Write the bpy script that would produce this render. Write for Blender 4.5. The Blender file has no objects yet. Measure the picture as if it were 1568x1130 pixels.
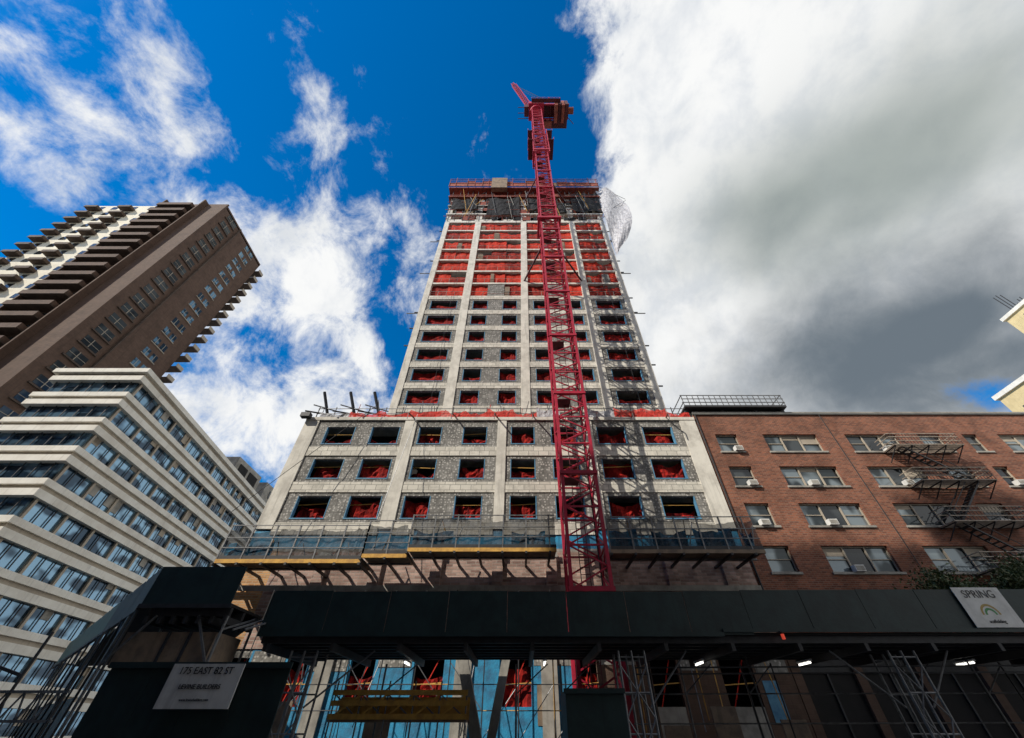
import bpy, math, random
from mathutils import Vector
random.seed(7)
R=random.random
def U(a,b): return a+(b-a)*R()
EYE=1.6
sc=bpy.context.scene
sc.view_settings.view_transform='Standard'
sc.view_settings.look='None'
sc.view_settings.exposure=0

# ------------------------------------------------------------ materials
def newmat(name):
    m=bpy.data.materials.new(name); m.use_nodes=True
    nt=m.node_tree; b=nt.nodes['Principled BSDF']
    return m,nt,b
def N(nt,t,**kw):
    n=nt.nodes.new(t)
    for k,v in kw.items(): setattr(n,k,v)
    return n
def objco(nt,scale=(1,1,1)):
    tc=N(nt,'ShaderNodeTexCoord'); mp=N(nt,'ShaderNodeMapping')
    mp.inputs['Scale'].default_value=scale
    nt.links.new(tc.outputs['Object'],mp.inputs['Vector'])
    return mp.outputs[0]
def mix(nt,f,a,b,mode='MIX'):
    n=N(nt,'ShaderNodeMix',data_type='RGBA',blend_type=mode)
    for sock,v in ((n.inputs[0],f),(n.inputs[6],a),(n.inputs[7],b)):
        if isinstance(v,(int,float)): sock.default_value=v
        elif isinstance(v,tuple): sock.default_value=(v[0],v[1],v[2],1)
        else: nt.links.new(v,sock)
    return n.outputs[2]
def math_(nt,op,a,b=None,c=None,clamp=False):
    n=N(nt,'ShaderNodeMath',operation=op); n.use_clamp=clamp
    for i,v in enumerate((a,b,c)):
        if v is None: continue
        if isinstance(v,(int,float)): n.inputs[i].default_value=v
        else: nt.links.new(v,n.inputs[i])
    return n.outputs[0]
def noise(nt,vec,scale,detail=6,rough=.6,dist=0):
    n=N(nt,'ShaderNodeTexNoise'); n.inputs['Scale'].default_value=scale
    n.inputs['Detail'].default_value=detail; n.inputs['Roughness'].default_value=rough
    n.inputs['Distortion'].default_value=dist
    if vec is not None: nt.links.new(vec,n.inputs['Vector'])
    return n.outputs[0]
def ramp(nt,f,lo,hi):
    n=N(nt,'ShaderNodeMapRange'); n.interpolation_type='SMOOTHSTEP'
    n.inputs[1].default_value=lo; n.inputs[2].default_value=hi
    nt.links.new(f,n.inputs[0]); return n.outputs[0]
def bump(nt,b,h,s=.3,d=.05):
    n=N(nt,'ShaderNodeBump'); n.inputs['Strength'].default_value=s; n.inputs['Distance'].default_value=d
    nt.links.new(h,n.inputs['Height']); nt.links.new(n.outputs[0],b.inputs['Normal'])
def simple(name,c1,c2=None,rough=.7,metal=0,scale=1.2,bs=.2,streak=True,st=.5):
    m,nt,b=newmat(name)
    if c2 is None: c2=tuple(x*.6 for x in c1)
    n1=noise(nt,objco(nt),scale,5,.65)
    col=mix(nt,ramp(nt,n1,.35,.7),c1,c2)
    if streak:
        n2=noise(nt,objco(nt,(2.5,2.5,.18)),1.6,3,.6)
        col=mix(nt,math_(nt,'MULTIPLY',ramp(nt,n2,.5,.8),st),col,tuple(x*.4 for x in c1))
    nt.links.new(col,b.inputs['Base Color'])
    b.inputs['Roughness'].default_value=rough; b.inputs['Metallic'].default_value=metal
    if bs>0: bump(nt,b,noise(nt,objco(nt),scale*9,2,.6),bs,.03)
    return m
def wallvec(nt):
    tc=N(nt,'ShaderNodeTexCoord'); s=N(nt,'ShaderNodeSeparateXYZ'); c=N(nt,'ShaderNodeCombineXYZ')
    nt.links.new(tc.outputs['Object'],s.inputs[0])
    nt.links.new(math_(nt,'ADD',s.outputs[0],s.outputs[1]),c.inputs[0]); nt.links.new(s.outputs[2],c.inputs[1])
    return c.outputs[0]
def brick(name,c1,c2,mortar,bw=.24,bh=.085,ms=.012,var=.5,dark=(.45,.42,.4),bias=0):
    m,nt,b=newmat(name); v=wallvec(nt)
    t=N(nt,'ShaderNodeTexBrick'); nt.links.new(v,t.inputs['Vector'])
    t.inputs['Scale'].default_value=1; t.inputs['Brick Width'].default_value=bw; t.inputs['Row Height'].default_value=bh
    t.inputs['Mortar Size'].default_value=ms; t.inputs['Mortar Smooth'].default_value=.2; t.inputs['Bias'].default_value=bias
    t.inputs['Color1'].default_value=(*c1,1); t.inputs['Color2'].default_value=(*c2,1); t.inputs['Mortar'].default_value=(*mortar,1)
    n1=noise(nt,objco(nt),.45,7,.7)
    col=mix(nt,math_(nt,'MULTIPLY',ramp(nt,n1,.38,.68),var),t.outputs[0],mix(nt,1.0,t.outputs[0],dark,'MULTIPLY'))
    n2=noise(nt,objco(nt,(3,3,.15)),1.2,4,.6)
    col=mix(nt,math_(nt,'MULTIPLY',ramp(nt,n2,.50,.78),.5),col,(.42*c1[0],.42*c1[1],.42*c1[2]))
    nt.links.new(col,b.inputs['Base Color']); b.inputs['Roughness'].default_value=.9
    inv=math_(nt,'SUBTRACT',1.0,t.outputs[1]); bump(nt,b,inv,.5,.02)
    return m
def glass(name,c=(.02,.03,.04),metal=0.0,rough=.04,c2=None,vs=(.6,.6,.35)):
    m,nt,b=newmat(name)
    n1=noise(nt,objco(nt,vs),1.0,1,.4)
    nt.links.new(mix(nt,ramp(nt,n1,.42,.58),c,c2 or tuple(x*2.2 for x in c)),b.inputs['Base Color'])
    b.inputs['Metallic'].default_value=metal; b.inputs['Roughness'].default_value=rough
    bump(nt,b,noise(nt,objco(nt),.7,2,.5),.12,.06)
    return m
def netmat(name,c,alpha,c2=None,bs=.6,lo=.35,hi=.65):
    m,nt,b=newmat(name)
    n1=noise(nt,objco(nt,(2.0,2.0,.9)),1.6,4,.7,.6)
    nt.links.new(mix(nt,ramp(nt,n1,lo,hi),c,c2 or tuple(x*.35 for x in c)),b.inputs['Base Color'])
    b.inputs['Roughness'].default_value=.8
    b.inputs['Specular IOR Level'].default_value=.1
    if alpha<1: b.inputs['Alpha'].default_value=alpha
    bump(nt,b,n1,bs,.12)
    return m
M={}
M['conc']=simple('pale_concrete',(.78,.745,.665),(.55,.52,.46),.85,scale=.8,st=.6)
M['conc2']=simple('stained_concrete',(.40,.38,.34),(.22,.21,.19),.9,scale=.9)
m,nt,b=newmat('pale_band_blocks'); t=N(nt,'ShaderNodeTexBrick'); nt.links.new(wallvec(nt),t.inputs['Vector'])
t.inputs['Scale'].default_value=1; t.inputs['Brick Width'].default_value=.8; t.inputs['Row Height'].default_value=.42; t.inputs['Mortar Size'].default_value=.02
t.inputs['Color1'].default_value=(.80,.76,.67,1); t.inputs['Color2'].default_value=(.60,.57,.50,1); t.inputs['Mortar'].default_value=(.26,.25,.22,1)
n1=noise(nt,objco(nt),1.3,6,.7); col=mix(nt,math_(nt,'MULTIPLY',ramp(nt,n1,.42,.7),.65),t.outputs[0],(.34,.32,.28))
nt.links.new(col,b.inputs['Base Color']); b.inputs['Roughness'].default_value=.9; M['band']=m
m,nt,b=newmat('gray_sheathing')
v=N(nt,'ShaderNodeTexVoronoi'); v.feature='F1'; v.inputs['Scale'].default_value=4.6; v.inputs['Randomness'].default_value=.7
nt.links.new(objco(nt),v.inputs['Vector'])
n1=noise(nt,objco(nt),1.1,6,.65)
col=mix(nt,ramp(nt,n1,.3,.7),(.13,.125,.115),(.29,.28,.26))
col=mix(nt,math_(nt,'MULTIPLY',ramp(nt,v.outputs[0],.42,.15),.8),col,(.60,.58,.54))
# sheet joints every 1.2 m
t=N(nt,'ShaderNodeTexBrick'); nt.links.new(wallvec(nt),t.inputs['Vector']); t.inputs['Scale'].default_value=1; t.inputs['Brick Width'].default_value=.6; t.inputs['Row Height'].default_value=.52; t.inputs['Mortar Size'].default_value=.022
col=mix(nt,math_(nt,'MULTIPLY',t.outputs[1],.6),col,(.07,.07,.065))
nt.links.new(col,b.inputs['Base Color']); b.inputs['Roughness'].default_value=.9
M['sheath']=m
M['red']=netmat('red_debris_net',(.42,.022,.016),1,(.13,.010,.010))
M['redflat']=netmat('red_debris_sheet',(.68,.060,.034),1,(.36,.028,.018),.4,.38,.72)
M['redflat2']=netmat('faded_red_sheet',(.46,.045,.030),1,(.15,.018,.016),.4,.35,.65)
M['redthin']=netmat('red_safety_mesh',(.80,.07,.05),.8,(.5,.03,.02))
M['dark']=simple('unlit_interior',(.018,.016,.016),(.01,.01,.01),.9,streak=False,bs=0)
M['bluetape']=simple('blue_membrane',(.11,.30,.46),(.05,.17,.32),.7,scale=2,bs=0)
M['bluewall']=simple('blue_waterproofing',(.030,.31,.56),(.035,.15,.28),.6,scale=1.8,bs=.5,st=.8)
M['bluesheet']=netmat('blue_tarpaulin',(.06,.42,.70),1,(.04,.22,.42))
M['crane']=simple('crane_red_paint',(.48,.012,.046),(.31,.010,.034),.55,scale=2,bs=0,streak=False)
M['craned']=simple('crane_dark_steel',(.10,.015,.02),(.05,.01,.015),.6,scale=2,bs=0,streak=False)
M['steel']=simple('galvanised_steel',(.22,.225,.23),(.12,.12,.13),.5,.4,scale=3,bs=0,streak=False)
M['dsteel']=simple('dark_steel',(.045,.045,.05),(.03,.03,.03),.6,.2,scale=3,bs=0,streak=False)
M['wood']=simple('formwork_timber',(.74,.42,.09),(.48,.26,.07),.8,scale=2.5)
M['ply']=simple('weathered_plywood',(.30,.22,.15),(.16,.12,.09),.85,scale=1.5)
M['rust']=simple('rusty_formwork',(.36,.085,.055),(.15,.045,.03),.8,scale=1.3)
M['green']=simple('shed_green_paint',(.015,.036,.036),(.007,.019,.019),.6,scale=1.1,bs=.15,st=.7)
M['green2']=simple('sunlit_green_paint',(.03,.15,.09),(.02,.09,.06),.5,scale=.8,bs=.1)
M['white']=simple('white_paint',(.78,.78,.76),(.62,.62,.60),.6,scale=2,bs=0)
M['black']=simple('black_print',(.03,.03,.03),(.03,.03,.03),.6,streak=False,bs=0)
M['gold']=simple('gold_print',(.55,.35,.08),(.4,.3,.1),.6,streak=False,bs=0)
M['greenp']=simple('green_print',(.08,.3,.1),(.08,.3,.1),.6,streak=False,bs=0)
M['brick']=brick('red_brown_brick',(.35,.118,.062),(.16,.052,.033),(.28,.19,.14),.34,.12,.016,.75)
M['oldbrick']=brick('old_pink_brick',(.62,.42,.35),(.28,.17,.14),(.44,.38,.33),.6,.18,.02,.9)
M['sunbrick']=brick('sunlit_tan_brick',(.70,.38,.16),(.44,.22,.09),(.5,.38,.25),.4,.14,.02,.4)  # bright tan colour stands for sun on the podium's left end
M['brown']=brick('brown_brick',(.140,.084,.060),(.108,.066,.047),(.12,.08,.058),.5,.2,.015,.5)
M['brownd']=simple('brown_balcony_concrete',(.11,.078,.06),(.06,.043,.035),.9)
M['limest']=simple('tower_limestone',(.82,.76,.62),(.68,.62,.50),.9,scale=.5)
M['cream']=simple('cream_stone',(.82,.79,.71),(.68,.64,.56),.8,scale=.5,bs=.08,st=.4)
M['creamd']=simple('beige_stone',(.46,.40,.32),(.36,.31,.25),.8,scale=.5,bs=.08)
M['escape']=simple('weathered_tan_iron',(.42,.35,.28),(.20,.16,.13),.7,scale=3,bs=0)
M['yellowst']=simple('yellow_stone',(.70,.56,.30),(.58,.46,.24),.85,scale=.5)
M['glassb']=glass('blue_tinted_glass',(.035,.065,.10),.65,.05,(.22,.38,.52),(.35,.35,.9))
M['glassd']=glass('dark_window_glass',(.012,.016,.02),0,.05,(.05,.06,.065))
M['glassr']=glass('house_window_glass',(.025,.035,.04),.35,.06,(.20,.24,.26),(.9,.9,.6))
M['scrn']=netmat('dark_scaffold_net',(.095,.105,.12),.72,(.040,.045,.05))
M['black_net']=netmat('black_formwork_net',(.045,.045,.05),1,(.02,.02,.02))
M['tarp']=netmat('pale_tarp',(.62,.62,.64),1,(.34,.34,.37))
M['roof']=simple('roof_membrane',(.16,.16,.15),(.10,.10,.10),.9,bs=0)
M['asphalt']=simple('asphalt',(.055,.055,.055),(.04,.04,.04),.9,scale=4,streak=False)
M['pave']=simple('pavement_concrete',(.30,.29,.27),(.2,.2,.19),.9,scale=2,streak=False)
M['bark']=simple('bark',(.08,.06,.045),(.05,.035,.03),.95,scale=6)
M['leaf']=simple('leaf',(.045,.08,.02),(.08,.085,.02),.6,scale=1.5,bs=0,streak=False)
m,nt,b=newmat('lit_tube'); b.inputs['Emission Color'].default_value=(1,.97,.9,1); b.inputs['Emission Strength'].default_value=3.0
M['tube']=m
m,nt,b=newmat('red_warning_lamp'); b.inputs['Base Color'].default_value=(.6,.05,.03,1); b.inputs['Emission Color'].default_value=(1,.1,.05,1); b.inputs['Emission Strength'].default_value=.4
M['redlamp']=m

# ------------------------------------------------------------ builders
class Part:
    def __init__(s,name,parent=None):
        s.name=name; s.par=parent; s.v=[]; s.f=[]; s.mi=[]; s.ms=[]
    def mid(s,k):
        if k not in s.ms: s.ms.append(k)
        return s.ms.index(k)
    def quad(s,pts,m):
        i=len(s.v); s.v+= [tuple(p) for p in pts]; s.f.append(tuple(range(i,i+len(pts)))); s.mi.append(s.mid(m))
    def box(s,x0,x1,y0,y1,z0,z1,m):
        i=len(s.v)
        s.v+=[(x0,y0,z0),(x1,y0,z0),(x1,y1,z0),(x0,y1,z0),(x0,y0,z1),(x1,y0,z1),(x1,y1,z1),(x0,y1,z1)]
        for f in ((0,3,2,1),(4,5,6,7),(0,1,5,4),(1,2,6,5),(2,3,7,6),(3,0,4,7)):
            s.f.append(tuple(i+k for k in f)); s.mi.append(s.mid(m))
    def beam(s,p,q,w,m,n=4,w2=None):
        p=Vector(p); q=Vector(q); d=(q-p)
        if d.length<1e-6: return
        d.normalize(); a=d.cross(Vector((0,0,1)))
        if a.length<1e-3: a=Vector((1,0,0))
        a.normalize(); b=d.cross(a); i=len(s.v); w2=w if w2 is None else w2
        ph=math.pi/4 if n==4 else 0; k=1.414 if n==4 else 1
        for c,ww in ((p,w),(q,w2)):
            for j in range(n):
                t=2*math.pi*j/n+ph
                s.v.append(tuple(c+(a*math.cos(t)+b*math.sin(t))*ww*.5*k))
        for j in range(n):
            j2=(j+1)%n; s.f.append((i+j,i+j2,i+n+j2,i+n+j)); s.mi.append(s.mid(m))
        s.f.append(tuple(i+n-1-j for j in range(n))); s.mi.append(s.mid(m))
        s.f.append(tuple(i+n+j for j in range(n))); s.mi.append(s.mid(m))
    def prism(s,pts,z0,z1,m,mtop=None):
        n=len(pts); i=len(s.v)
        s.v+=[(p[0],p[1],z0) for p in pts]+[(p[0],p[1],z1) for p in pts]
        for j in range(n):
            k=(j+1)%n; s.f.append((i+j,i+k,i+n+k,i+n+j)); s.mi.append(s.mid(m))
        s.f.append(tuple(i+n-1-j for j in range(n))); s.mi.append(s.mid(m))
        s.f.append(tuple(i+n+j for j in range(n))); s.mi.append(s.mid(mtop or m))
    def net(s,x0,x1,z0,z1,y,m,amp=.12,nx=7,nz=5,sag=0.0):
        i=len(s.v); ph=U(0,6)
        for b in range(nz+1):
            for a in range(nx+1):
                u=a/nx; w=b/nz
                zt=z1-sag*(math.sin(math.pi*u)*.6+.4*R())
                s.v.append((x0+(x1-x0)*u,y+amp*(math.sin(ph+u*9+w*3)+R()-.5),z0+(zt-z0)*w))
        for b in range(nz):
            for a in range(nx):
                k=i+b*(nx+1)+a; s.f.append((k,k+1,k+nx+2,k+nx+1)); s.mi.append(s.mid(m))
    def done(s,off=EYE):
        me=bpy.data.meshes.new(s.name); me.from_pydata([(a,b,c+off) for a,b,c in s.v],[],s.f)
        for k in s.ms: me.materials.append(M[k])
        me.polygons.foreach_set('material_index',s.mi); me.update()
        o=bpy.data.objects.new(s.name,me); sc.collection.objects.link(o)
        if s.par: o.parent=s.par
        return o
def group(name):
    e=bpy.data.objects.new(name,None); sc.collection.objects.link(e); return e
def text(body,x,y,z,size,m,par,name):
    c=bpy.data.curves.new(name,'FONT'); c.body=body; c.size=size; c.align_x='CENTER'; c.extrude=.004
    o=bpy.data.objects.new(name,c); sc.collection.objects.link(o); o.location=(x,y,z+EYE); o.rotation_euler=(math.pi/2,0,0)
    c.materials.append(M[m]); o.parent=par; return o
G=-EYE

# ------------------------------------------------------------ ground
p=Part('ground'); p.quad([(-3000,-3000,G-.154),(3000,-3000,G-.154),(3000,3000,G-.154),(-3000,3000,G-.154)],'pave'); p.done()
p=Part('road'); p.quad([(-400,-6,G-.15),(400,-6,G-.15),(400,13.5,G-.15),(-400,13.5,G-.15)],'asphalt')
p.quad([(-43,13.5,G-.146),(-22,13.5,G-.146),(-22,400,G-.146),(-43,400,G-.146)],'asphalt')
for i in range(-30,30):
    p.quad([(i*8,3.9,G-.14),(i*8+3,3.9,G-.14),(i*8+3,4.05,G-.14),(i*8,4.05,G-.14)],'white')
p.done()
p=Part('pavement'); p.box(-22,120,13.5,60,G-.16,G,'pave'); p.box(-120,120,-11.9,-6,G-.16,G,'pave'); p.box(-150,-43,13.5,120,G-.16,G,'pave'); p.done()

# ------------------------------------------------------------ construction tower
T=group('tower_under_construction')
D2=30.0; TX0,TX1=-13.0,14.4
cols=[(-13.0,-12.25),(-7.75,-6.75),(.05,1.0),(8.35,9.25),(13.65,14.4)]
wins=[(-11.7,-8.3),(-6.2,-4.3),(-2.3,-.5),(1.7,3.6),(6.0,7.9),(9.9,13.1)]
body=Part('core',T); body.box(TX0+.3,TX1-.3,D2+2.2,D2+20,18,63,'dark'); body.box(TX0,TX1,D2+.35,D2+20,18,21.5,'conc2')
body.box(TX0,TX0+.3,D2+.5,D2+20,18,45,'conc'); body.box(TX1-.3,TX1,D2+.5,D2+20,18,45,'conc')
c_=Part('columns',T); s_=Part('slab_edges',T); g_=Part('sheathing_panels',T); n_=Part('red_nets',T); b_=Part('blue_sills',T)
for a,b in cols: c_.box(a,b,D2-.10,D2+.5,20,63.4,'conc')
def bays():
    for i in range(4): yield cols[i][1],cols[i+1][0]
for k in range(-1,13):
    c=24.6+3.1*k
    z0,z1=c+1.16,c+1.94
    if k<6:
        for bi,(a,b) in enumerate(bays()):
            s_.box(a,b,D2-.05,D2+.45,z0,z1,'band')
            zb=c-1.16; xs=[a]
            for (w0,w1) in wins:
                if w0>a-.01 and w1<b+.01: xs+=[w0,w1]
            xs.append(b)
            for i in range(0,len(xs),2):
                g_.box(xs[i],xs[i+1],D2,D2+.35,zb,z0,'sheath')
            for i in range(1,len(xs)-1,2):
                w0,w1=xs[i],xs[i+1]
                g_.box(w0,w1,D2+.002,D2+.348,c+.88,z0,'sheath'); g_.box(w0,w1,D2+.002,D2+.348,zb,c-.88,'sheath')
                b_.box(w0-.03,w1+.03,D2-.03,D2+.30,c-.90,c-.83,'bluetape')
                b_.box(w0-.03,w0+.03,D2-.02,D2+.30,c-.83,c+.86,'bluetape'); b_.box(w1-.03,w1+.03,D2-.02,D2+.30,c-.83,c+.86,'bluetape')
                n_.net(w0,w1,c-.85,c+(U(.7,.85) if R()<.7 else U(.1,.5)),D2+U(.4,.55),'red',.10,sag=U(0,.3))
            s_.box(a,b,D2+.45,D2+2.2,z0+.3,z0+.55,'conc2')
    else:
        for bi,(a,b) in enumerate(bays()):
            zz=z1 if k<12 else z1+.8
            s_.box(a,b,D2-.05,D2+2.2,z1-.34,zz,'conc')
            nj=3 if (b-a)>5 else 2
            for j in range(nj):
                xa=a+(b-a)*j/nj; xb=a+(b-a)*(j+1)/nj
                if (k==6 and j==1 and bi in(1,2)): g_.box(xa,xb,D2,D2+.2,c-1.1,z1-.35,'sheath'); continue
                top=c+1.62 if R()<.82 else c+U(.4,1.3)
                n_.net(xa,xb,c-1.15,top,D2+U(.14,.35),'redflat' if R()<.72 else 'redflat2',.05,9,6,sag=U(0,.2) if R()<.85 else .9)
                if R()<.2: n_.box(xa+U(0,.3),xa+U(.5,1.2),D2+.06,D2+.1,c-1.1,c+U(.2,1.4),random.choice(['ply','sheath','redflat2']))
            zz=c-.15; s_.beam((a,D2+.0,zz),(b,D2+.0,zz),.04,'conc2'); s_.beam((a,D2,c-.65),(b,D2,c-.65),.035,'rust')
            for j in range(1,4):
                x=a+(b-a)*j/4; s_.beam((x,D2+.0,c-1.12),(x,D2+.0,c-.05),.04,'conc2')
            if R()<.4: s_.beam((a,D2+.0,c+U(.1,1)),(b,D2+.0,c+U(.1,1)),.035,'steel')
        s_.box(TX0,TX0+.75,D2+.5,D2+20,z1-.34,z1,'conc'); s_.box(TX1-.75,TX1,D2+.5,D2+20,z1-.34,z1,'conc')
for k in range(0,12):
    c=24.6+3.1*k
    for x in (TX0-.5,TX1+.05):
        if R()<.6: s_.beam((x,D2,c+1.5),(x+.45,D2,c+1.5),.12,'dsteel')
    if k in (4,7,10):
        s_.beam((TX0-1.6,D2+.3,c+1.7),(TX0,D2+.3,c+1.7),.1,'steel'); s_.beam((TX1,D2+.3,c+1.7),(TX1+1.6,D2+.3,c+1.7),.1,'steel')
for x in (-9.0,6.6,12.0): s_.beam((x,D2-.2,21),(x+U(-.3,.3),D2-.25,66),.03,'dsteel')
for q in (body,c_,s_,g_,n_,b_): q.done()
f_=Part('formwork_levels',T)
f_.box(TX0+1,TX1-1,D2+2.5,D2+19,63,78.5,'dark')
for z,over,mt in ((66.3,.2,'conc'),(69.6,.3,'conc2'),(73.0,.6,'rust'),(76.3,.9,'rust')):
    f_.box(TX0-over,TX1+over,D2-over,D2+19,z,z+.32,mt)
for a,b in cols: f_.box(a,b,D2,D2+.7,63.4,73,'conc')
for a,b in bays():
    if R()<.8: f_.net(a,b,63.6,66.2,D2+.5,'redflat2',.1,10,5,.5)
for z0,z1 in ((64.2,66.2),(66.8,69.5),(70.0,72.9),(73.4,76.2)):
    x=TX0
    while x<TX1:
        f_.beam((x,D2-.2,z0),(x+U(-.1,.1),D2-.2,z1),.08,'steel'); 
        if R()<.4: f_.beam((x,D2-.3,z0),(x+1.6,D2-.3,z1),.06,'dsteel')
        if R()<.45:f_.box(x,x+U(.6,2.2),D2-.15,D2-.05,z0,z0+U(.8,2.4),random.choice(['black_net','rust','rust','ply']))
        x+=U(.9,1.6)
    f_.beam((TX0-.5,D2-.35,z0+1),(TX1+.5,D2-.35,z0+1),.07,'rust')
x=TX0-.9
while x<TX1+.7:
    w=U(1.2,2.6); w=min(w,TX1+.9-x); 
    f_.box(x,x+w-.06,D2-1.05,D2-.95,76.8,76.8+U(1.5,2.6),random.choice(['rust','rust','ply','rust']))
    f_.beam((x,D2-1.1,76.4),(x,D2-1.1,80.3+U(-.3,.5)),.09,'rust'); x+=w
for z in (78.2,79.2,80.1): f_.beam((TX0-1,D2-1.12,z),(TX1+1,D2-1.12,z),.08,'rust')
f_.box(-5.6,-2.6,D2-1.5,D2-.6,75,79.8,'ply')
for a,b,z0,z1 in ((-12.6,-8,67.8,72.6),(-6,-.2,65.5,72.9),(1.2,4,67.5,72.8),(5.0,8.2,66.4,71),(9.4,14.6,66.9,75)):
    f_.net(a,b,z0,z1,D2-.45,'black_net',.12,12,8,.8)
for i in range(18):
    x=U(TX0,TX1); f_.beam((x,D2-.6,U(63,70)),(x+U(-1.5,1.5),D2-.8,U(71,76)),.06,random.choice(['steel','conc2','wood']))
f_.done()
t_=Part('wind_torn_tarp',T)
# hanging tarp as one rippled sheet, wide in the middle
ns,nr_=8,14; idx=[]
for r in range(nr_+1):
    f=r/nr_; z=76-24*f; wd_=5.2*math.sin(math.pi*min(1,(f*.9+.12)))**.8*(1-.35*f)
    for q in range(ns+1):
        g0=q/ns; t_.v.append((14.6+wd_*g0,29.6-.7*g0+.25*math.sin(g0*7+f*9)+U(-.08,.08),z-1.4*g0*math.sin(f*3)+U(-.1,.1)))
for r in range(nr_):
    for q in range(ns):
        k=r*(ns+1)+q; t_.f.append((k,k+1,k+ns+2,k+ns+1)); t_.mi.append(t_.mid('tarp'))
t_.beam((14.6,29.6,79.5),(19.2,28.9,70.5),.05,'dsteel'); t_.beam((14.6,29.5,66),(19.2,28.9,70),.05,'dsteel')
t_.done()

# ------------------------------------------------------------ podium
P=group('podium_under_construction')
D1=27.0; PX0,PX1=-18.6,15.1; RT=19.8
pc=[(-18.6,-17.4),(-9.95,-8.95),(-1.95,-1.2),(5.35,6.1),(13.75,15.1)]
pw=[(-16.5,-14.1),(-12.65,-10.3),(-8.6,-6.7),(-4.84,-2.86),(-.77,1.15),(2.6,4.7),(6.5,8.9),(10.4,12.9)]
b=Part('walls',P); g=Part('sheathing_panels',P); n=Part('red_nets',P); t=Part('blue_sills',P)
b.box(PX0+.4,PX1-.4,D1+2,D1+20,G,RT-.6,'dark')
b.box(PX0,PX1,D1+.4,D1+20,RT-.5,RT-.02,'roof')
b.box(PX0,PX0+.4,D1+.5,D1+20,G,RT-.5,'conc'); b.box(PX1-.4,PX1,D1+.5,D1+20,G,RT-.5,'conc')
for x0,x1 in pc: b.box(x0,x1,D1-.10,D1+.5,10.2,RT-.3,'conc')
b.box(PX0,PX1,D1-.14,D1+.4,RT-.3,RT,'conc')
for k in range(3):
    c=18.0-3.1*k
    for i in range(4):
        a,e=pc[i][1],pc[i+1][0]
        b.box(a,e,D1-.06,D1+.45,c-1.98,c-1.14,'band')
        xs=[a]
        for w0,w1 in pw:
            if w0>a-.01 and w1<e+.01: xs+=[w0,w1]
        xs.append(e)
        ztop=RT-.3 if k==0 else c+1.12
        for j in range(0,len(xs),2): g.box(xs[j],xs[j+1],D1,D1+.35,c-1.14,ztop,'sheath')
        for j in range(1,len(xs)-1,2):
            g.box(xs[j],xs[j+1],D1+.002,D1+.348,c+.85,ztop,'sheath'); g.box(xs[j],xs[j+1],D1+.002,D1+.348,c-1.14,c-.85,'sheath')
            x0,x1=xs[j],xs[j+1]
            t.box(x0-.05,x1+.05,D1-.03,D1+.30,c-.88,c-.80,'bluetape')
            t.box(x0-.03,x0+.03,D1-.02,D1+.30,c-.80,c+.83,'bluetape'); t.box(x1-.03,x1+.03,D1-.02,D1+.30,c-.80,c+.83,'bluetape')
            n.net(x0,x1,c-.85,c+(U(.65,.84) if R()<.6 else U(0,.5)),D1+U(.45,.7),'red',.14,8,5,sag=U(.1,.7))
            if R()<.6: n.beam((x0,D1+.4,c+.3),(x1,D1+.4,c+U(.2,.5)),.05,'wood')
        b.box(a,e,D1+.45,D1+2,c+1.2,c+1.4,'conc2')
for x0,x1 in [(PX0,-16.2),(-16.2,PX1)]:
    b.box(x0,x1,D1-.05,D1+1.9,3.4,8.7,'sunbrick' if x0==PX0 else 'oldbrick')  # left end looks sunlit by its brighter brick colour
b.box(PX0,PX1,D1-.02,D1+1.0,8.7,8.9,'conc2'); b.box(PX0+.1,PX1,D1-.0,D1+.6,8.902,10.1,'bluewall')
for x in (-13,-9.4,-5.5,-1.5,2,6,9.8,13.5): b.box(x-.35,x+.35,D1-.25,D1-.05,3.4,8.6,'oldbrick'); b.box(x-.45,x+.45,D1-.3,D1-.25,8.3,8.65,'conc2')
b.box(PX0,PX1,D1-.35,D1-.26,6.3,6.6,'conc2')
gw=[(-17,-15.4),(-13.2,-12),(-9.6,-8.2),(-6.0,-4.3),(-1.1,.6),(3.0,4.3),(7.3,8.8),(11.2,13)]
x=PX0
for w0,w1 in gw+[(PX1,PX1)]:
    b.box(x,w0,D1,D1+.3,G,3.4,'bluewall' if x<3 else 'brown')  # dark brick on the right stands in for shade under the shed
    if R()<.5: b.box(x+.15,w0-.15,D1-.02,D1-.002,U(2.2,2.7),3.3,'sheath')
    if R()<.5: b.box(x+.3,x+U(.8,1.4),D1-.03,D1-.021,U(-.5,.5),U(1.5,2.1),random.choice(['ply','bluetape']))
    if w1>w0:
        b.box(w0,w1,D1+.02,D1+.28,3.0,3.4,'sheath'); b.box(w0,w1,D1+.02,D1+.28,G,.9,'bluewall' if w0<3 else 'conc2')
        if w0<7: n.net(w0,w1,.9,U(2.2,2.95),D1+.45,'red',.12,7,6,sag=.3)
        n.beam((w0,D1+.1,1.8),(w1,D1+.1,1.9),.05,'wood'); n.beam((w0+.3,D1+.2,.9),(w1-.3,D1+.2,3),.05,'redthin')
    x=w1
for x in (-11,-3.2,1.6): b.box(x-.45,x+.45,D1-.14,D1-.035,G,3.3,'conc2')
b.beam((-3.1,24,3.2),(-1.6,24,G),.5,'conc2'); b.beam((-.6,24,3.2),(-1.6,24,G),.4,'conc2')
for q in (b,g,n,t): q.done()
r=Part('roof_guard_netting',P)
x=PX0+.6
while x<PX1:
    r.beam((x,D1+.1,RT),(x,D1+.1,RT+1.25),.06,'dsteel'); x+=1.5
x=PX0+1.0
while x<PX1-.5:
    w=U(1.4,3.4); w=min(w,PX1-.2-x); 
    if not(2<x<4.5): r.net(x,x+w,RT+.05,RT+U(.7,1.2),D1-.05,'redthin' if R()<.75 else 'tarp',.05,10,3,.55)
    x+=w
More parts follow.
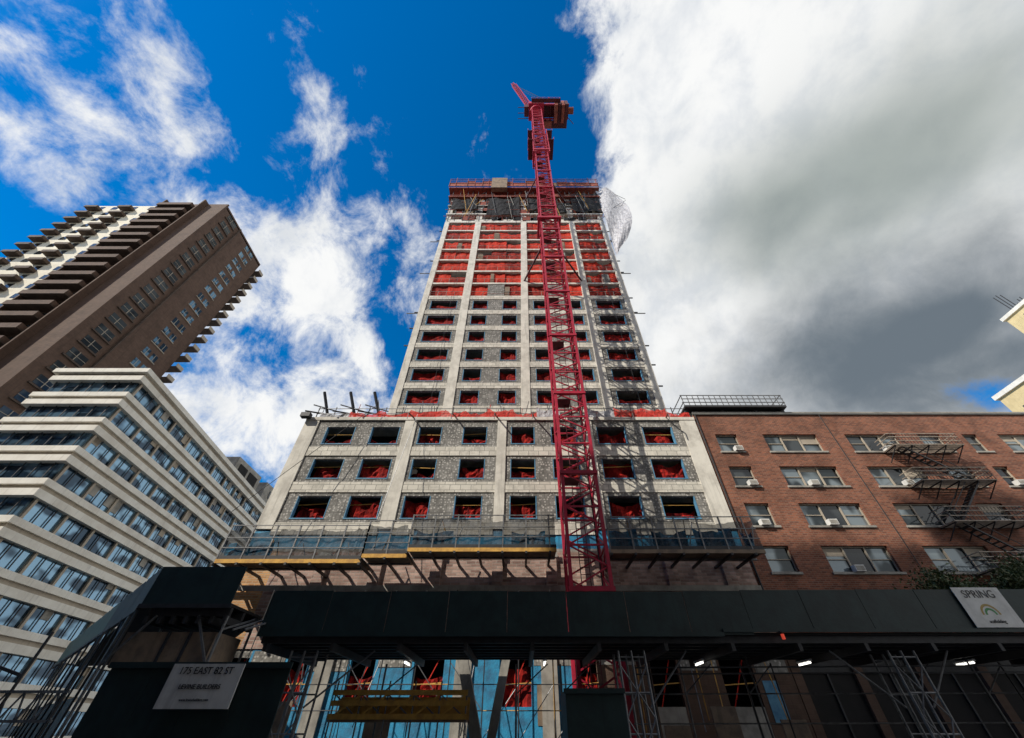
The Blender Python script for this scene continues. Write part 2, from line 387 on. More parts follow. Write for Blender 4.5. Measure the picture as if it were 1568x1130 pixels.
for z in (.55,1.1): r.beam((PX0+.5,D1+.12,RT+z),(PX1,D1+.12,RT+z),.05,'steel')
for x in (-16.8,-14.4,-12.2):
    r.beam((x-.2,D1+.5,RT),(x-1.2,D1-.3,RT+2.7),.2,'dsteel'); r.beam((x-2.0,D1-.5,RT+.4),(x+.3,D1+1,RT+.9),.1,'dsteel')
    r.beam((x-1.7,D1-.2,RT+1.3),(x+.3,D1+.4,RT+1.0),.08,'steel')
r.box(-19.0,-18.2,D1-.6,D1-.15,RT-.2,RT+.2,'dsteel')
for x in (-9.5,-5.8,-2.2,1,6.5,9.5,12.5):
    r.beam((x,D1-1.1,RT-.3),(x+.5,D1+1.5,RT+.35),.09,'rust'); r.beam((x,D1-1.1,RT-.3),(x,D1-1.1,RT-.9),.05,'steel')
for i in range(32):
    xx=U(-18,15); r.beam((xx,D1+.3,RT),(xx+U(-.5,.5),D1+U(-.3,.3),RT+U(1,2)),.045,random.choice(['steel','dsteel','redthin']))
r.beam((-12.6,D1-.6,RT+1),(-19.4,24.6,10),.03,'dsteel'); r.beam((-8.9,D1-.5,RT),(-9.4,24.8,10),.03,'steel')
r.done()

# ------------------------------------------------------------ suspended scaffold platforms
def platform(name,segs):
    Gp=group(name); a=Part('deck',Gp); nn=Part('debris_netting',Gp); fr=Part('frames',Gp)
    for (xa,xb,z) in segs:
        a.box(xa,xb,24.5,26.3,z,z+.1,'ply')
        a.box(xa,xb,24.36,24.49,z-.12,z+.1,'wood' if xb<3 else 'ply'); a.box(xa,xb,24.38,24.48,z+.101,z+.3,'dsteel')
        x=xa
        while x<=xb:
            fr.beam((x,24.4,z-.1),(x,24.4,z+2.15),.08,'steel')
            fr.beam((x,24.2,z-.2),(x,27,z-.2),.13,'dsteel')
            x+=1.45
        fr.beam((xa,25.6,z-.1),(xb,25.6,z-.1),.1,'steel')
        for h in (.75,1.35,2.1): fr.beam((xa,24.36,z+h),(xb,24.36,z+h),.05,'steel')
        x=xa
        while x<xb-.1:
            w=min(U(2.2,3.4),xb-x)
            nn.net(x,x+w,z+.2,z+U(1.7,2.15),24.48,'scrn',.05,10,4,.25)
            if R()<.8: nn.net(x+.1,x+w*U(.6,.98),z+.4,z+U(1.2,1.7),24.75,'bluesheet',.08,8,4,.5)
            x+=w
        for i in range(int((xb-xa)*.8)):
            x=U(xa,xb); fr.beam((x,U(24.5,26),z+.1),(x+U(-.8,.8),U(24.5,26),z+U(1,2.2)),.05,random.choice(['steel','wood','dsteel','white']))
    for q in (a,nn,fr): q.done()
platform('suspended_scaffold',[(-18.3,-9.6,7.35),(-9.6,-6.9,7.65),(-6.9,2.2,8.0)])
platform('suspended_scaffold',[(5.5,14.9,7.9)])

# ------------------------------------------------------------ tower crane
C=group('tower_crane')
CX,CY,w=3.95,24.7,1.12
ms=Part('mast',C)
zt=112.0
for sx in (-1,1):
    for sy in (-1,1): ms.box(CX+sx*w-.1,CX+sx*w+.1,CY+sy*w-.1,CY+sy*w+.1,G,zt,'crane')
st=2.35; z=G+.2; i=0
while z<zt-st:
    z2=z+st
    for fi,(ax,ay,bx,by) in enumerate(((-1,-1,1,-1),(1,-1,1,1),(1,1,-1,1),(-1,1,-1,-1))):
        p0=(CX+ax*w,CY+ay*w); p1=(CX+bx*w,CY+by*w)
        ms.beam((*p0,z),(*p1,z),.10,'crane')
        ms.beam((*p0,z),(*p1,z+st/2),.085,'crane') 
        ms.beam((*p1,z+st/2),(*p0,z2),.085,'crane')
    if i%3==0:
        ms.box(CX-w-.16,CX+w+.16,CY-w-.16,CY-w+.12,z-.12,z+.12,'crane')
    for h in range(6): ms.beam((CX-.25,CY+.6,z+h*.4),(CX+.25,CY+.6,z+h*.4),.035,'craned')
    if i%3==0: ms.box(CX-.9,CX+.2,CY-.3,CY+.9,z+.05,z+.1,'craned')
    i+=1; z=z2
ms.beam((CX-.28,CY+.6,G),(CX-.28,CY+.6,zt),.05,'craned'); ms.beam((CX+.28,CY+.6,G),(CX+.28,CY+.6,zt),.05,'craned')
ms.beam((CX+.7,CY-.7,3),(CX+.7,CY-.7,zt),.07,'dsteel')
ms.done()
cl=Part('tie_collars',C)
for z in (50.5,79):
    k=1.6
    cl.box(CX-k,CX+k,CY-k,CY-k+.3,z,z+.45,'crane'); cl.box(CX-k,CX+k,CY+k-.3,CY+k,z,z+.45,'crane')
    cl.box(CX-k,CX-k+.3,CY-k+.3,CY+k-.3,z,z+.45,'crane'); cl.box(CX+k-.3,CX+k,CY-k+.3,CY+k-.3,z,z+.45,'crane')
for z in (47,72):
    for dx,tx in ((-w,.5),(w,8.6)): cl.beam((CX+dx,CY+w,z+.25),(tx,D2,z-1.5),.2,'craned')
cl.done()
cf=Part('climbing_frame',C)
for sx in (-1,1):
    for sy in (-1,1): cf.beam((CX+sx*1.5,CY+sy*1.5,78),(CX+sx*1.5,CY+sy*1.5,92),.16,'crane')
for z in (78,81.5,85,88.5,92):
    for (ax,ay,bx,by) in ((-1,-1,1,-1),(1,-1,1,1),(1,1,-1,1),(-1,1,-1,-1)):
        cf.beam((CX+ax*1.5,CY+ay*1.5,z),(CX+bx*1.5,CY+by*1.5,z),.12,'crane')
        if z<92: cf.beam((CX+ax*1.5,CY+ay*1.5,z),(CX+bx*1.5,CY+by*1.5,z+3.5),.09,'crane')
for z in (84,90):
    cf.box(CX+1.5,CX+2.6,CY-1.9,CY+1.9,z,z+.12,'craned'); cf.box(CX-2.4,CX-1.5,CY-1.9,CY+1.9,z,z+.12,'craned')
    for y in (-1.9,0,1.9): cf.beam((CX+2.6,CY+y,z),(CX+2.6,CY+y,z+1.2),.06,'crane'); cf.beam((CX-2.4,CY+y,z),(CX-2.4,CY+y,z+1.2),.06,'crane')
    cf.beam((CX+2.6,CY-1.9,z+1.2),(CX+2.6,CY+1.9,z+1.2),.06,'crane'); cf.beam((CX-2.4,CY-1.9,z+1.2),(CX-2.4,CY+1.9,z+1.2),.06,'crane')
cf.done()
sl=Part('slewing_unit',C)
sl.beam((CX,CY,111.8),(CX,CY,113.2),3.4,'crane',16); sl.box(CX-1.9,CX+1.9,CY-1.9,CY+1.9,113.2,115,'crane')
sl.done()
ck=Part('counter_jib',C)
ck.box(CX-1.6,CX+8.2,CY-1.7,CY-1.4,113.4,114.0,'crane'); ck.box(CX-1.6,CX+8.2,CY+1.4,CY+1.7,113.4,114.0,'crane')
for i in range(7): ck.box(CX-1+i*1.5,CX-.8+i*1.5,CY-1.4,CY+1.4,113.5,113.9,'craned')
ck.box(CX+1.95,CX+8,CY-1.35,CY+1.35,114.05,114.15,'craned')
for i in range(4): ck.box(CX+4.6+i*.85,CX+5.3+i*.85,CY-2.0,CY+2.0+.5*(i%2),111.4+.5*(i%2),115.5,'craned' if i%2 else 'rust')
ck.box(CX+2.2,CX+4.3,CY-1.1,CY+1.1,114.3,116.2,'crane'); ck.box(CX+1.9,CX+4,CY+1.9,CY+3.4,112.2,114.6,'rust')
ck.box(CX-1.2,CX+6,CY-2.9,CY-1.95,113.3,113.4,'craned'); ck.box(CX+1,CX+8,CY+1.75,CY+3.6,113.25,113.35,'craned')
for i in range(6): ck.beam((CX-1.2+i*1.4,CY-2.85,113.4),(CX-1.2+i*1.4,CY-2.85,114.6),.06,'crane'); ck.beam((CX+1+i*1.4,CY+3.55,113.4),(CX+1+i*1.4,CY+3.55,114.6),.06,'crane')
ck.beam((CX-1.2,CY-2.85,114.6),(CX+6,CY-2.85,114.6),.06,'crane')
ck.box(CX+8.0,CX+9.4,CY-.9,CY+.4,112.9,114.3,'rust'); ck.beam((CX+8,CY+1,113),(CX+9.6,CY+2.4,112.4),.15,'craned')
ck.box(CX-3.0,CX-1.95,CY-1.2,CY+1.0,113,115.2,'craned')
for y in (-1,.2,1.4): ck.beam((CX-4.6,CY+y,113.2),(CX-1.5,CY+y,113.4),.13,'craned')
for sy in (-1.3,1.3):
    ck.beam((CX+.3,CY+sy,114.2),(CX+3.8,CY+sy*.5,124),.25,'crane'); ck.beam((CX+6.5,CY+sy,114.2),(CX+3.8,CY+sy*.5,124),.2,'crane')
ck.beam((CX+3.8,CY-1,124),(CX+3.8,CY+1,124),.3,'crane')
ck.done()
jb=Part('luffing_jib',C)
p0=Vector((CX-1.2,CY,115)); p1=Vector((-2.6,CY+.2,149))
d=(p1-p0); nseg=16; pr=None
for i in range(nseg+1):
    c=p0+d*i/nseg; hw=.62 if 0<i<nseg-1 else .35
    q=[c+Vector((hw,-hw,0)),c+Vector((hw,hw,0)),c+Vector((-hw,0,.25))]
    if pr:
        for j in range(3): jb.beam(pr[j],q[j],.15,'crane'); jb.beam(pr[j],q[(j+1)%3],.09,'crane')
    for j in range(3): jb.beam(q[j],q[(j+1)%3],.09,'crane')
    pr=q
jb.beam(p1,(CX+3.8,CY,124),.1,'dsteel'); jb.beam(p1+Vector((0,.5,0)),(CX+3.8,CY+.5,124),.08,'dsteel')
jb.done()

# ------------------------------------------------------------ brick apartment house (right)
H_=group('brick_apartment_house')
BX0,BX1,BT=15.15,62.0,20.4
wa=Part('walls',H_); wi=Part('windows',H_); ac=Part('air_conditioners',H_)
cw=[(16.4,18.2,1),(20.4,24.9,3),(27.3,31.6,3),(33.4,35.3,1),(37.2,38.4,1),(40.2,44.5,3),(47,49,1),(51,55,3),(57,59,1)]
tops=[18.1,15.1,12.1,9.1,6.1]
x=BX0
for a,b_,k in cw+[(BX1,BX1,0)]:
    wa.box(x,a,D1,D1+.4,3.6,BT-.5,'brick'); 
    if k:
        zc=BT-.5
        for t_ in tops:
            wa.box(a,b_,D1+.001,D1+.399,t_,zc,'brick'); zc=t_-1.65
            wa.box(a-.12,b_+.12,D1-.09,D1+.1,zc-.14,zc,'conc2')
            y=D1+.2
            for j in range(k):
                wi.box(a+(b_-a)*j/k,a+(b_-a)*(j+1)/k,y+.06+.004*j,y+.08+.004*j,zc,t_,'glassr' if R()<.55 else 'glassd')
            for (u0,u1,v0,v1) in ((a,b_,zc,zc+.08),(a,b_,t_-.08,t_),(a,a+.07,zc+.08,t_-.08),(b_-.07,b_,zc+.08,t_-.08)): wi.box(u0,u1,y-.03,y+.058,v0,v1,'creamd')
            for j in range(1,k):
                xm=a+(b_-a)*j/k; wi.box(xm-.05,xm+.05,y-.03,y+.058,zc+.08,t_-.08,'creamd')
            for j in range(k):
                xa=a+(b_-a)*j/k+.08; xb=a+(b_-a)*(j+1)/k-.08
                if k==1 or j!=1: wi.box(xa,xb,y-.012,y+.05,zc+.8,zc+.85,'creamd')
                if R()<.3: wi.box(xa,xb,y+.045,y+.055,t_-U(.3,.8),t_-.1,'creamd')
            if R()<.5:
                xa=a+(b_-a)*U(.25,.6); ac.box(xa,xa+.62,D1-.28,D1+.1,zc+.0,zc+.38,'white'); ac.box(xa+.05,xa+.57,D1-.295,D1-.281,zc+.06,zc+.32,'conc2')
        wa.box(a,b_,D1+.001,D1+.399,3.6,zc-.001,'brick')
    x=b_
wa.box(BX0,BX1,D1+.5,D1+18,G,BT-.6,'dark'); wa.box(BX0,BX1,D1,D1+18,BT-.5,BT-.3,'brick')
wa.box(BX0,BX1,D1-.12,D1+18,BT-.3,BT-.12,'roof'); wa.box(BX0,BX1,D1-.06,D1+18,BT-.12,BT+.02,'conc2')
wa.box(BX0,BX1,D1-.1,D1+.3,3.2,3.6,'conc2')
wa.beam((15.3,D1-.08,3.6),(15.3,D1-.08,BT-.3),.12,'dsteel',8); wa.beam((26.2,D1-.08,3.6),(26.2,D1-.08,BT-.3),.05,'dsteel',6)
x=BX0
while x<BX1:
    wa.box(x,x+.5,D1,D1+.4,G,3.2,'brown'); wi.box(x+.5,x+3.5,D1+.2,D1+.25,G+.6,2.3,'dark'); wa.box(x+.5,x+3.5,D1+.15,D1+.3,2.3,3.2,'dsteel'); wa.box(x+.5,x+3.5,D1+.05,D1+.3,G,G+.6,'brown'); wi.box(x+1.95,x+2.05,D1+.1,D1+.19,G+.6,2.3,'dsteel'); x+=3.5
ro=Part('roof_terrace_rail',H_)
ro.box(14.6,23.6,D1-.35,D1+3,20.75,20.95,'dsteel')
for i in range(19):
    x=14.6+i*.5; ro.beam((x,D1-.3,20.9),(x,D1-.3,22.1),.05,'steel')
for z in (21.3,21.7,22.1): ro.beam((14.5,D1-.3,z),(23.7,D1-.3,z),.06,'steel')
ro.box(14.6,23.6,D1+2.9,D1+3,20.95,22.2,'glassd')
for x in (14.6,23.6): 
    for z in (21.3,22.1): ro.beam((x,D1-.3,z),(x,D1+3,z),.06,'steel')
for x in (14.8,18,21,23.4): ro.box(x-.15,x+.15,D1+.1,D1+2.8,20.42,20.75,'dsteel')
for x in (35,41.5,42.2,47): ro.beam((x,D1+8,20.4),(x,D1+8,22.0),.2,'steel',8)
for q in (wa,wi,ac,ro): q.done()
F=group('fire_escape'); fe=Part('landings_and_ladders',F)
lv=[16.3,13.3,10.3,7.3]
for i,z in enumerate(lv):
    x0,x1=29.4,34.9
    for j in range(9): y=25.75+j*.14; fe.box(x0,x1,y,y+.07,z-.05,z,'escape')
    for j in range(5): x=x0+.1+j*(x1-x0-.2)/4; fe.beam((x,25.7,z-.08),(x,27,z-.08),.06,'dsteel'); fe.beam((x,25.75,z-.08),(x,27,z-.9),.05,'dsteel')
    for h in (.0,.35,.7,1.0):
        fe.beam((x0,25.72,z+h),(x1,25.72,z+h),.055,'escape')
        for x in (x0,x1): fe.beam((x,25.72,z+h),(x,27,z+h),.045,'escape')
    for j in range(23): x=x0+(x1-x0)*j/22; fe.beam((x,25.72,z),(x,25.72,z+1.0),.025,'dsteel')
    if i<3:
        z2=lv[i+1]; xa,xb=(30.2,33.8) if i%2==0 else (33.8,30.2)
        for y in (26.0,26.55): fe.beam((xa,y,z),(xb,y,z2),.09,'dsteel'); fe.beam((xa,y,z+.8),(xb,y,z2+.8),.04,'dsteel')
        for j in range(12):
            q=j/12; fe.box(xa+(xb-xa)*q-.12,xa+(xb-xa)*q+.12,26.0,26.55,z+(z2-z)*q-.02,z+(z2-z)*q+.02,'dsteel')
fe.done()

# ------------------------------------------------------------ distant stepped apartment tower (far right)
S=group('stepped_apartment_tower'); q=Part('walls',S); qw=Part('windows',S)
q.box(97,150,38,60,G,49.7,'yellowst'); q.box(121,150,36,60.2,49.7,75,'yellowst')
q.box(96.6,150,37.6,60.4,48.6,49.5,'cream'); q.box(120.6,150,35.6,60.6,74,74.9,'cream')
for k in range(14):
    for j in range(5): qw.box(96.94,97.02,40+j*4,42+j*4,2+k*3.2,3.8+k*3.2,'glassd')
for k in range(7):
    for j in range(5): qw.box(120.9,121.02,39+j*4,41+j*4,51.5+k*3.2,53.3+k*3.2,'glassd')
for i in range(7): q.beam((122+i*1.3,58,75),(121.5+i*1.4,58,U(77,83)),.15,'dsteel')
q.done(); qw.done()

# ------------------------------------------------------------ white banded office building (left)
W=group('banded_office_building')
wl=Part('stone_bands',W); wg=Part('window_strips',W)
A=Vector((-56.5,34,0)); Bc=Vector((-45.8,34,0)); Ce=Vector((-54.0,105,0)); De=Vector((-70,105,0))
def inset(o):
    dr=(Ce-Bc).normalized(); nr=Vector((-dr.y,dr.x,0))
    if nr.x<0: nr=-nr
    return [(A.x-o,34-o),(Bc.x+o*1.1,34-o),(Ce.x+nr.x*o,Ce.y+o),(De.x,De.y+o)]
wl.prism(inset(-.55),G,31.6,'dark')
TOP=32.15; PT=3.62
for k in range(10):
    zt_=TOP-PT*k
    wl.prism(inset(.22 if k else .4),zt_-.6,zt_,'cream','roof')
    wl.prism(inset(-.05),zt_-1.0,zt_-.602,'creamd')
    wl.prism(inset(.16),zt_-1.7,zt_-1.002,'cream')
    zb=zt_-PT+.002
    wg.prism(inset(-.4),zb,zt_-1.702,'glassb')
    L=(Ce-Bc).length; dr=(Ce-Bc).normalized()
    s=.8; j=0
    while s<L:
        c=Bc+dr*s+Vector((-.25,0,0))
        wg.beam((c.x,c.y,zb),(c.x,c.y,zt_-1.703),.08 if j%3 else .26,'dsteel' if j%3 else 'creamd'); s+=1.3; j+=1
    x=A.x+.6
    while x<Bc.x: wg.beam((x,34.25,zb),(x,34.25,zt_-1.703),.07,'dsteel'); x+=1.5
    for i in range(8):
        s=.95+1.3*random.randrange(0,int(L/1.3)-2); c=Bc+dr*s+Vector((-.33,0,0)); c2=c+dr*1.05; zz=zt_-U(2.1,3.1); wg.quad([(c.x,c.y,zz),(c2.x,c2.y,zz),(c2.x,c2.y,zt_-1.72),(c.x,c.y,zt_-1.72)],random.choice(['creamd','conc2']))
ph=Part('roof_plant_rooms',W)
ph.box(-61,-51.8,62,70,TOP,TOP+4.5,'conc2'); ph.box(-51.78,-51.7,63,65.5,TOP+1,TOP+3.6,'dark'); ph.box(-51.78,-51.7,66.2,69,TOP+1,TOP+3.6,'dark')
ph.box(-60,-53,74,86,TOP,TOP+5.5,'conc2'); ph.box(-52.98,-52.9,76,77.5,TOP+3,TOP+4.5,'glassd')
ph.box(-56,-52,58,61.6,TOP,TOP+2.2,'cream')
for q in (wl,wg,ph): q.done()

# ------------------------------------------------------------ brown balcony tower (far left)
K=group('balcony_apartment_tower')
kw=Part('walls',K); kb=Part('balconies',K); kg=Part('windows',K)
X0,X1,Y0,Y1,KT=-104,-72.4,40,56.5,93.5
kw.box(X0,X1-.4,Y0+.4,Y1,G,KT-.5,'dark')
kw.box(X0,-87,Y0,Y0+.38,G,KT,'limest')
kw.box(-87,X1,Y0-.02,Y0+.38,G,KT+1,'brown')
kw.box(X1-.38,X1,Y0+.38,Y1,G,KT+.4,'brown')
kw.box(X0,X1,Y0+.4,Y1,KT-.5,KT-.1,'roof')
kw.box(-96,-80,42,54,KT,KT+3,'limest')
for k in range(31):
    z=KT-3.0*(k+1)
    for (a,b_,dp,mt,mp) in ((-104.2,-101.2,1.2,'brownd','brownd'),(-96.2,-93.2,1.2,'brownd','brownd'),(-86.5,-78.5,1.7,'brownd','brown')):
        kb.box(a,b_,Y0-dp,Y0-.03,z,z+.22,mt)
        hh=.65 if a<-87 else 1.0
        kb.box(a,b_,Y0-dp-.06,Y0-dp+.04,z-.1,z+hh,mp); kb.box(b_-.08,b_+.02,Y0-dp+.04,Y0-.03,z+.22,z+hh,mp); kb.box(a,a+.08,Y0-dp+.04,Y0-.03,z+.22,z+hh,mp)
        if a<-87: kg.box(a+1.4,b_-.4,Y0-.06,Y0-.03,z+.22,z+2.4,'glassd')
        else: kg.box(a+.6,b_-.4,Y0-.06,Y0-.03,z+.22,z+2.5,'glassd')
    kg.box(-99.6,-98.2,Y0-.06,Y0-.01,z+1,z+2.3,'glassd'); kg.box(-90.6,-89.2,Y0-.06,Y0-.01,z+1,z+2.3,'glassd')
    kg.box(X1,X1+.05,42.0,45.0,z+.9,z+2.5,'glassd'); kb.box(X1,X1+.25,41.6,45.3,z+.5,z+.75,'brownd'); kg.box(X1+.05,X1+.1,43.3,43.4,z+.9,z+2.5,'creamd'); kg.box(X1+.05,X1+.09,42.0,45.0,z+1.6,z+1.66,'creamd')
    if k<30: kb.box(X1,X1+.5,46.0,46.2,z,z+3.0,'brownd')
    for y in (50.2,52.1):
        kg.box(X1,X1+.04,y,y+1.3,z+.9,z+2.4,'glassb'); kg.box(X1+.04,X1+.07,y+.6,y+.68,z+.9,z+2.4,'creamd')
    kb.box(X1,X1+.15,50,53.6,z+.7,z+.85,'creamd')
    kb.box(X1-3,X1+1.0,Y1+.02,Y1+1.8,z,z+.2,'brownd'); kb.box(X1+.9,X1+1.0,Y1+.02,Y1+1.8,z+.2,z+1.0,'creamd')
kb.box(-87.1,-86.8,Y0-1.2,Y0-.03,G,KT+1,'brown'); kb.box(-77.6,-77.3,Y0-1.2,Y0-.03,G,KT+1,'brown'); 
for q in (kw,kb,kg): q.done()

# ------------------------------------------------------------ sidewalk shed (main)
Sh=group('sidewalk_shed')
sp=Part('parapet',Sh); sd=Part('deck_and_beams',Sh); sf=Part('scaffold_posts',Sh)
PD=18.0; DB=23.2
x=-10.3
while x<34:
    x2=min(x+2.44,34); dz=.0 if x<8 else .10; yo=U(0,.025)
    sp.box(x+.012,x2-.012,PD+yo,PD+.04+yo,2.72+dz,4.24+dz*.6+U(-.02,.02),'green'); 
    for zz in (3.1,3.9): sp.box(x+.3,x2-.3,PD+.08,PD+.14,zz,zz+.08,'wood')
    x=x2
sp.box(-10.32,8.0,PD-.05,PD-.008,2.66,2.80,'green'); sp.box(8.0,34,PD-.05,PD-.008,2.80,2.92,'green')
sp.box(-10.34,-10.3,PD,DB,2.72,4.2,'green')
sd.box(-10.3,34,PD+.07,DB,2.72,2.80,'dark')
yy=PD+.2
while yy<DB: sd.box(-10.2,34,yy,yy+.12,2.48,2.716,'dsteel'); yy+=.8
x=-10
while x<34: sd.box(x,x+.14,PD+.1,DB,2.22,2.47,'dsteel'); x+=2.6
def tower(xc,yc,hw,n=3,top=2.25):
    for i in range(n):
        for jy in (-1,1):
            x=xc+(i-(n-1)/2)*hw*2/(n-1)
            sf.beam((x,yc+jy*.5,G),(x,yc+jy*.5,top),.09,'steel',8)
            sf.beam((x-.12,yc+jy*.5,G+.01),(x+.12,yc+jy*.5,G+.01),.02,'steel')
    for z in (G+.4,G+1.5,G+2.6,top-.2):
        for jy in (-1,1): sf.beam((xc-hw,yc+jy*.5,z),(xc+hw,yc+jy*.5,z),.06,'steel',6)
    for z in (G+.4,G+1.9): 
        sf.beam((xc-hw,yc-.52,z),(xc+hw,yc-.52,z+1.5),.05,'steel',6); sf.beam((xc+hw,yc-.52,z),(xc-hw,yc-.52,z+1.5),.05,'steel',6)
for xc in (-8.4,4.3,14.8,25.5): tower(xc,PD+.8,.5)
for xc in (-6.4,-.2,1.9,7.6,10.5,18,21.5): 
    sf.beam((xc,22.9,G),(xc,22.9,2.3),.09,'steel',8); sf.beam((xc,22.9,1.2),(xc+1.5,22.9,2.3),.06,'steel',6)
for z in (1.2,.2,-.8): sf.beam((5,22.9,z),(24,22.9,z+.05),.06,'steel',6)
for z in (1.6,1.8): sf.beam((4.5,19.1,z),(26,19.1,z+.1),.06,'dsteel',6)
for i in range(10): 
    x=U(5,24); y=U(19.5,22.8); sf.beam((x,y,G),(x+U(-.1,.1),y,2.3),.07,'dsteel',8)
for (a,b_) in ((-8,-5.8),(4.8,6.6),(15.2,17),(14.2,12.3)): sf.beam((a,PD+.7,.6),(b_,PD+.7,2.3),.07,'steel',6)
x=-14.5
while x<4:
    sf.beam((x,25.2,G),(x,25.2,6.0),.06,'dsteel',6)
    for z in (-.4,.7,1.7): sf.beam((x,25.2,z),(x+1.8,25.2,z),.05,'dsteel' if R()<.7 else 'wood',6)
    if R()<.5: sf.beam((x,25.2,-.4),(x+1.8,25.2,1.7),.045,'steel',6)
    if R()<.3: sf.beam((x+1.8,25.2,.7),(x,25.2,2.6),.045,'steel',6)
    x+=1.8
for i in range(12):
    x=U(-14,14); sf.beam((x,U(23.5,26),3.4),(x+U(-.6,.6),U(23.5,26),U(-1,1)),.05,random.choice(['dsteel','steel','wood']),6)
for x in (-12.3,-7.4,6.8,9.2,12.4): sf.box(x,x+1.2,24.6,24.7,U(-1.2,-.6),U(.1,1.3),random.choice(['ply','dark','dsteel']))
for q in (sp,sd,sf): q.done()
for x in (-4.95,1.05,7.8,12.4,19.4):
    Lg=group('shed_light'); l=Part('tube',Lg); l.beam((x,20.4,2.1),(x,21.3,2.1),.06,'tube',8); l.done()
    l=Part('housing',Lg); l.box(x-.07,x+.07,20.35,21.35,2.15,2.22,'white'); l.done()
for x in (10.2,20.5):
    Lg=group('warning_lamp'); l=Part('lens',Lg); l.beam((x,PD-.16,2.55),(x,PD-.16,2.72),.12,'redlamp',10); l.done(); l=Part('bracket',Lg); l.beam((x,PD-.16,2.78),(x,PD,2.85),.04,'dsteel'); l.done()
Sg=group('developer_sign'); q=Part('panel',Sg); q.box(18.1,20.05,PD-.07,PD-.052,2.95,4.36,'white')
for (r0,r1,mt) in ((.30,.38,'gold'),(.16,.24,'greenp')):
    for i in range(12):
        a0=math.pi*i/12; a1=math.pi*(i+1)/12; cx,cz=19.05,3.38
        q.quad([(cx+r0*math.cos(a0),PD-.074,cz+r0*math.sin(a0)),(cx+r1*math.cos(a0),PD-.074,cz+r1*math.sin(a0)),(cx+r1*math.cos(a1),PD-.074,cz+r1*math.sin(a1)),(cx+r0*math.cos(a1),PD-.074,cz+r0*math.sin(a1))],mt)
q.done(); text('SPRING',19.07,PD-.08,3.98,.40,'black',Sg,'lettering'); text('scaffolding',19.07,PD-.08,3.1,.16,'black',Sg,'strapline')
O=group('timber_guarded_scaffold'); q=Part('frame',O)
q.box(-8.2,-2.3,21.9,23.0,.25,.33,'ply')
for i in range(6): 
    x=-8.1+i*1.15; q.beam((x,21.9,G),(x,21.9,1.6),.07,'steel',8)
    if i<5: q.beam((x,21.86,.35),(x+1.15,21.86,1.15),.07,'wood'); q.beam((x+1.15,21.86,.35),(x,21.86,1.15),.05,'steel')
q.box(-8.2,-2.3,22.95,23.0,.33,1.1,'wood')
for z in (.42,.85,1.2): q.box(-8.2,-2.3,21.8,21.84,z-.09,z+.09,'wood')
q.done()
Hb=group('construction_hoarding'); q=Part('panels',Hb)
for i in range(4): q.box(-10.2+i*1.12,-10.2+(i+1)*1.12-.015,12,12.04,G,1.18,'green')
q.box(-10.25,-5.7,11.94,11.995,1.12,1.24,'green')
for x in (-10,-8,-6): q.beam((x,12.3,G),(x,12.3,1.1),.09,'dsteel')
q.done()
Sn=group('builder_sign'); q=Part('panel',Sn); q.box(-8.6,-6.85,11.90,11.935,.36,1.2,'white'); q.done()
text('175 EAST 82 ST',-7.73,11.89,1.0,.2,'black',Sn,'address'); text('LEVINE BUILDERS',-7.73,11.89,.72,.13,'black',Sn,'builder_name'); text('www.levinebuilders.com',-7.73,11.89,.5,.07,'black',Sn,'web_address')
Hb=group('construction_hoarding'); q=Part('panels',Hb); q.box(1.35,3.1,15,15.04,G,.85,'green'); q.box(1.3,3.15,14.95,14.995,.8,.92,'green'); q.box(3.06,3.1,15.04,17,G,.85,'green'); q.box(1.35,1.39,15.04,17,G,.85,'green'); q.done()

# ------------------------------------------------------------ corner shed (left)
L=group('corner_sidewalk_shed'); q=Part('parapet',L); f=Part('frame',L)
q.box(-14.75,-11.3,17,17.05,3.5,4.9,'green')
q.box(-14.8,-11.2,16.94,16.996,3.42,3.56,'dsteel')
a=Vector((-14.75,17,0)); e=Vector((-35,36,0)); n_=10
for i in range(n_):
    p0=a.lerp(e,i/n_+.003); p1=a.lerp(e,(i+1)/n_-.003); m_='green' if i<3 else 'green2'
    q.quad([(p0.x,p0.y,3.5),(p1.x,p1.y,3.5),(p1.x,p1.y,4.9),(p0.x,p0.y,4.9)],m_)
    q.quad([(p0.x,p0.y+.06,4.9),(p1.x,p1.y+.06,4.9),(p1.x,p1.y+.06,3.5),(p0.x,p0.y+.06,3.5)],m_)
    f.beam((p0.x,p0.y,G),(p0.x,p0.y,3.4),.09,'dsteel',8)
    if i%2==0: f.beam((p0.x,p0.y,1.6),(p1.x,p1.y,3.4),.05,'dsteel',6)
    f.beam((p0.x,p0.y,3.4),(p1.x,p1.y,3.4),.14,'dsteel')
q.prism([(-14.7,17.06),(-11.3,17.06),(-11.3,19.5),(-22,33),(-34,36.5)],3.5,3.6,'dark')
for i in range(3): f.box(-14.4-i*.2,-11.3,17.2+i*.9,17.35+i*.9,3.2,3.48,'dsteel')
for i in range(7): f.box(-14.4+i*.5,-14.28+i*.5,17.1,19,2.95,3.18,'dsteel')
f.box(-14.9,-11.5,17.3,19,1.65,2.7,'ply'); f.box(-13.3,-13.2,17.25,17.298,1.65,2.7,'dsteel'); f.box(-12.5,-12.4,17.25,17.298,1.65,2.7,'dsteel')
for x in (-15.1,-11.3):
    for y in (17.2,19.1): f.beam((x,y,G),(x,y,3.2),.1,'steel',8)
f.beam((-15.1,17.15,1.7),(-14,17.15,3.2),.07,'steel'); f.beam((-11.3,17.15,1.7),(-12.4,17.15,3.2),.07,'steel')
for i in range(3): f.beam((-11.3+i*.45,17.15,2.75),(-11+i*.45,18.5,3.3),.06,'steel')
for i in range(9):
    x=-19.5+i*.55; f.beam((x,16,.2),(x+.28,16,.9),.04,'steel'); f.beam((x+.28,16,.9),(x+.55,16,.2),.04,'steel')
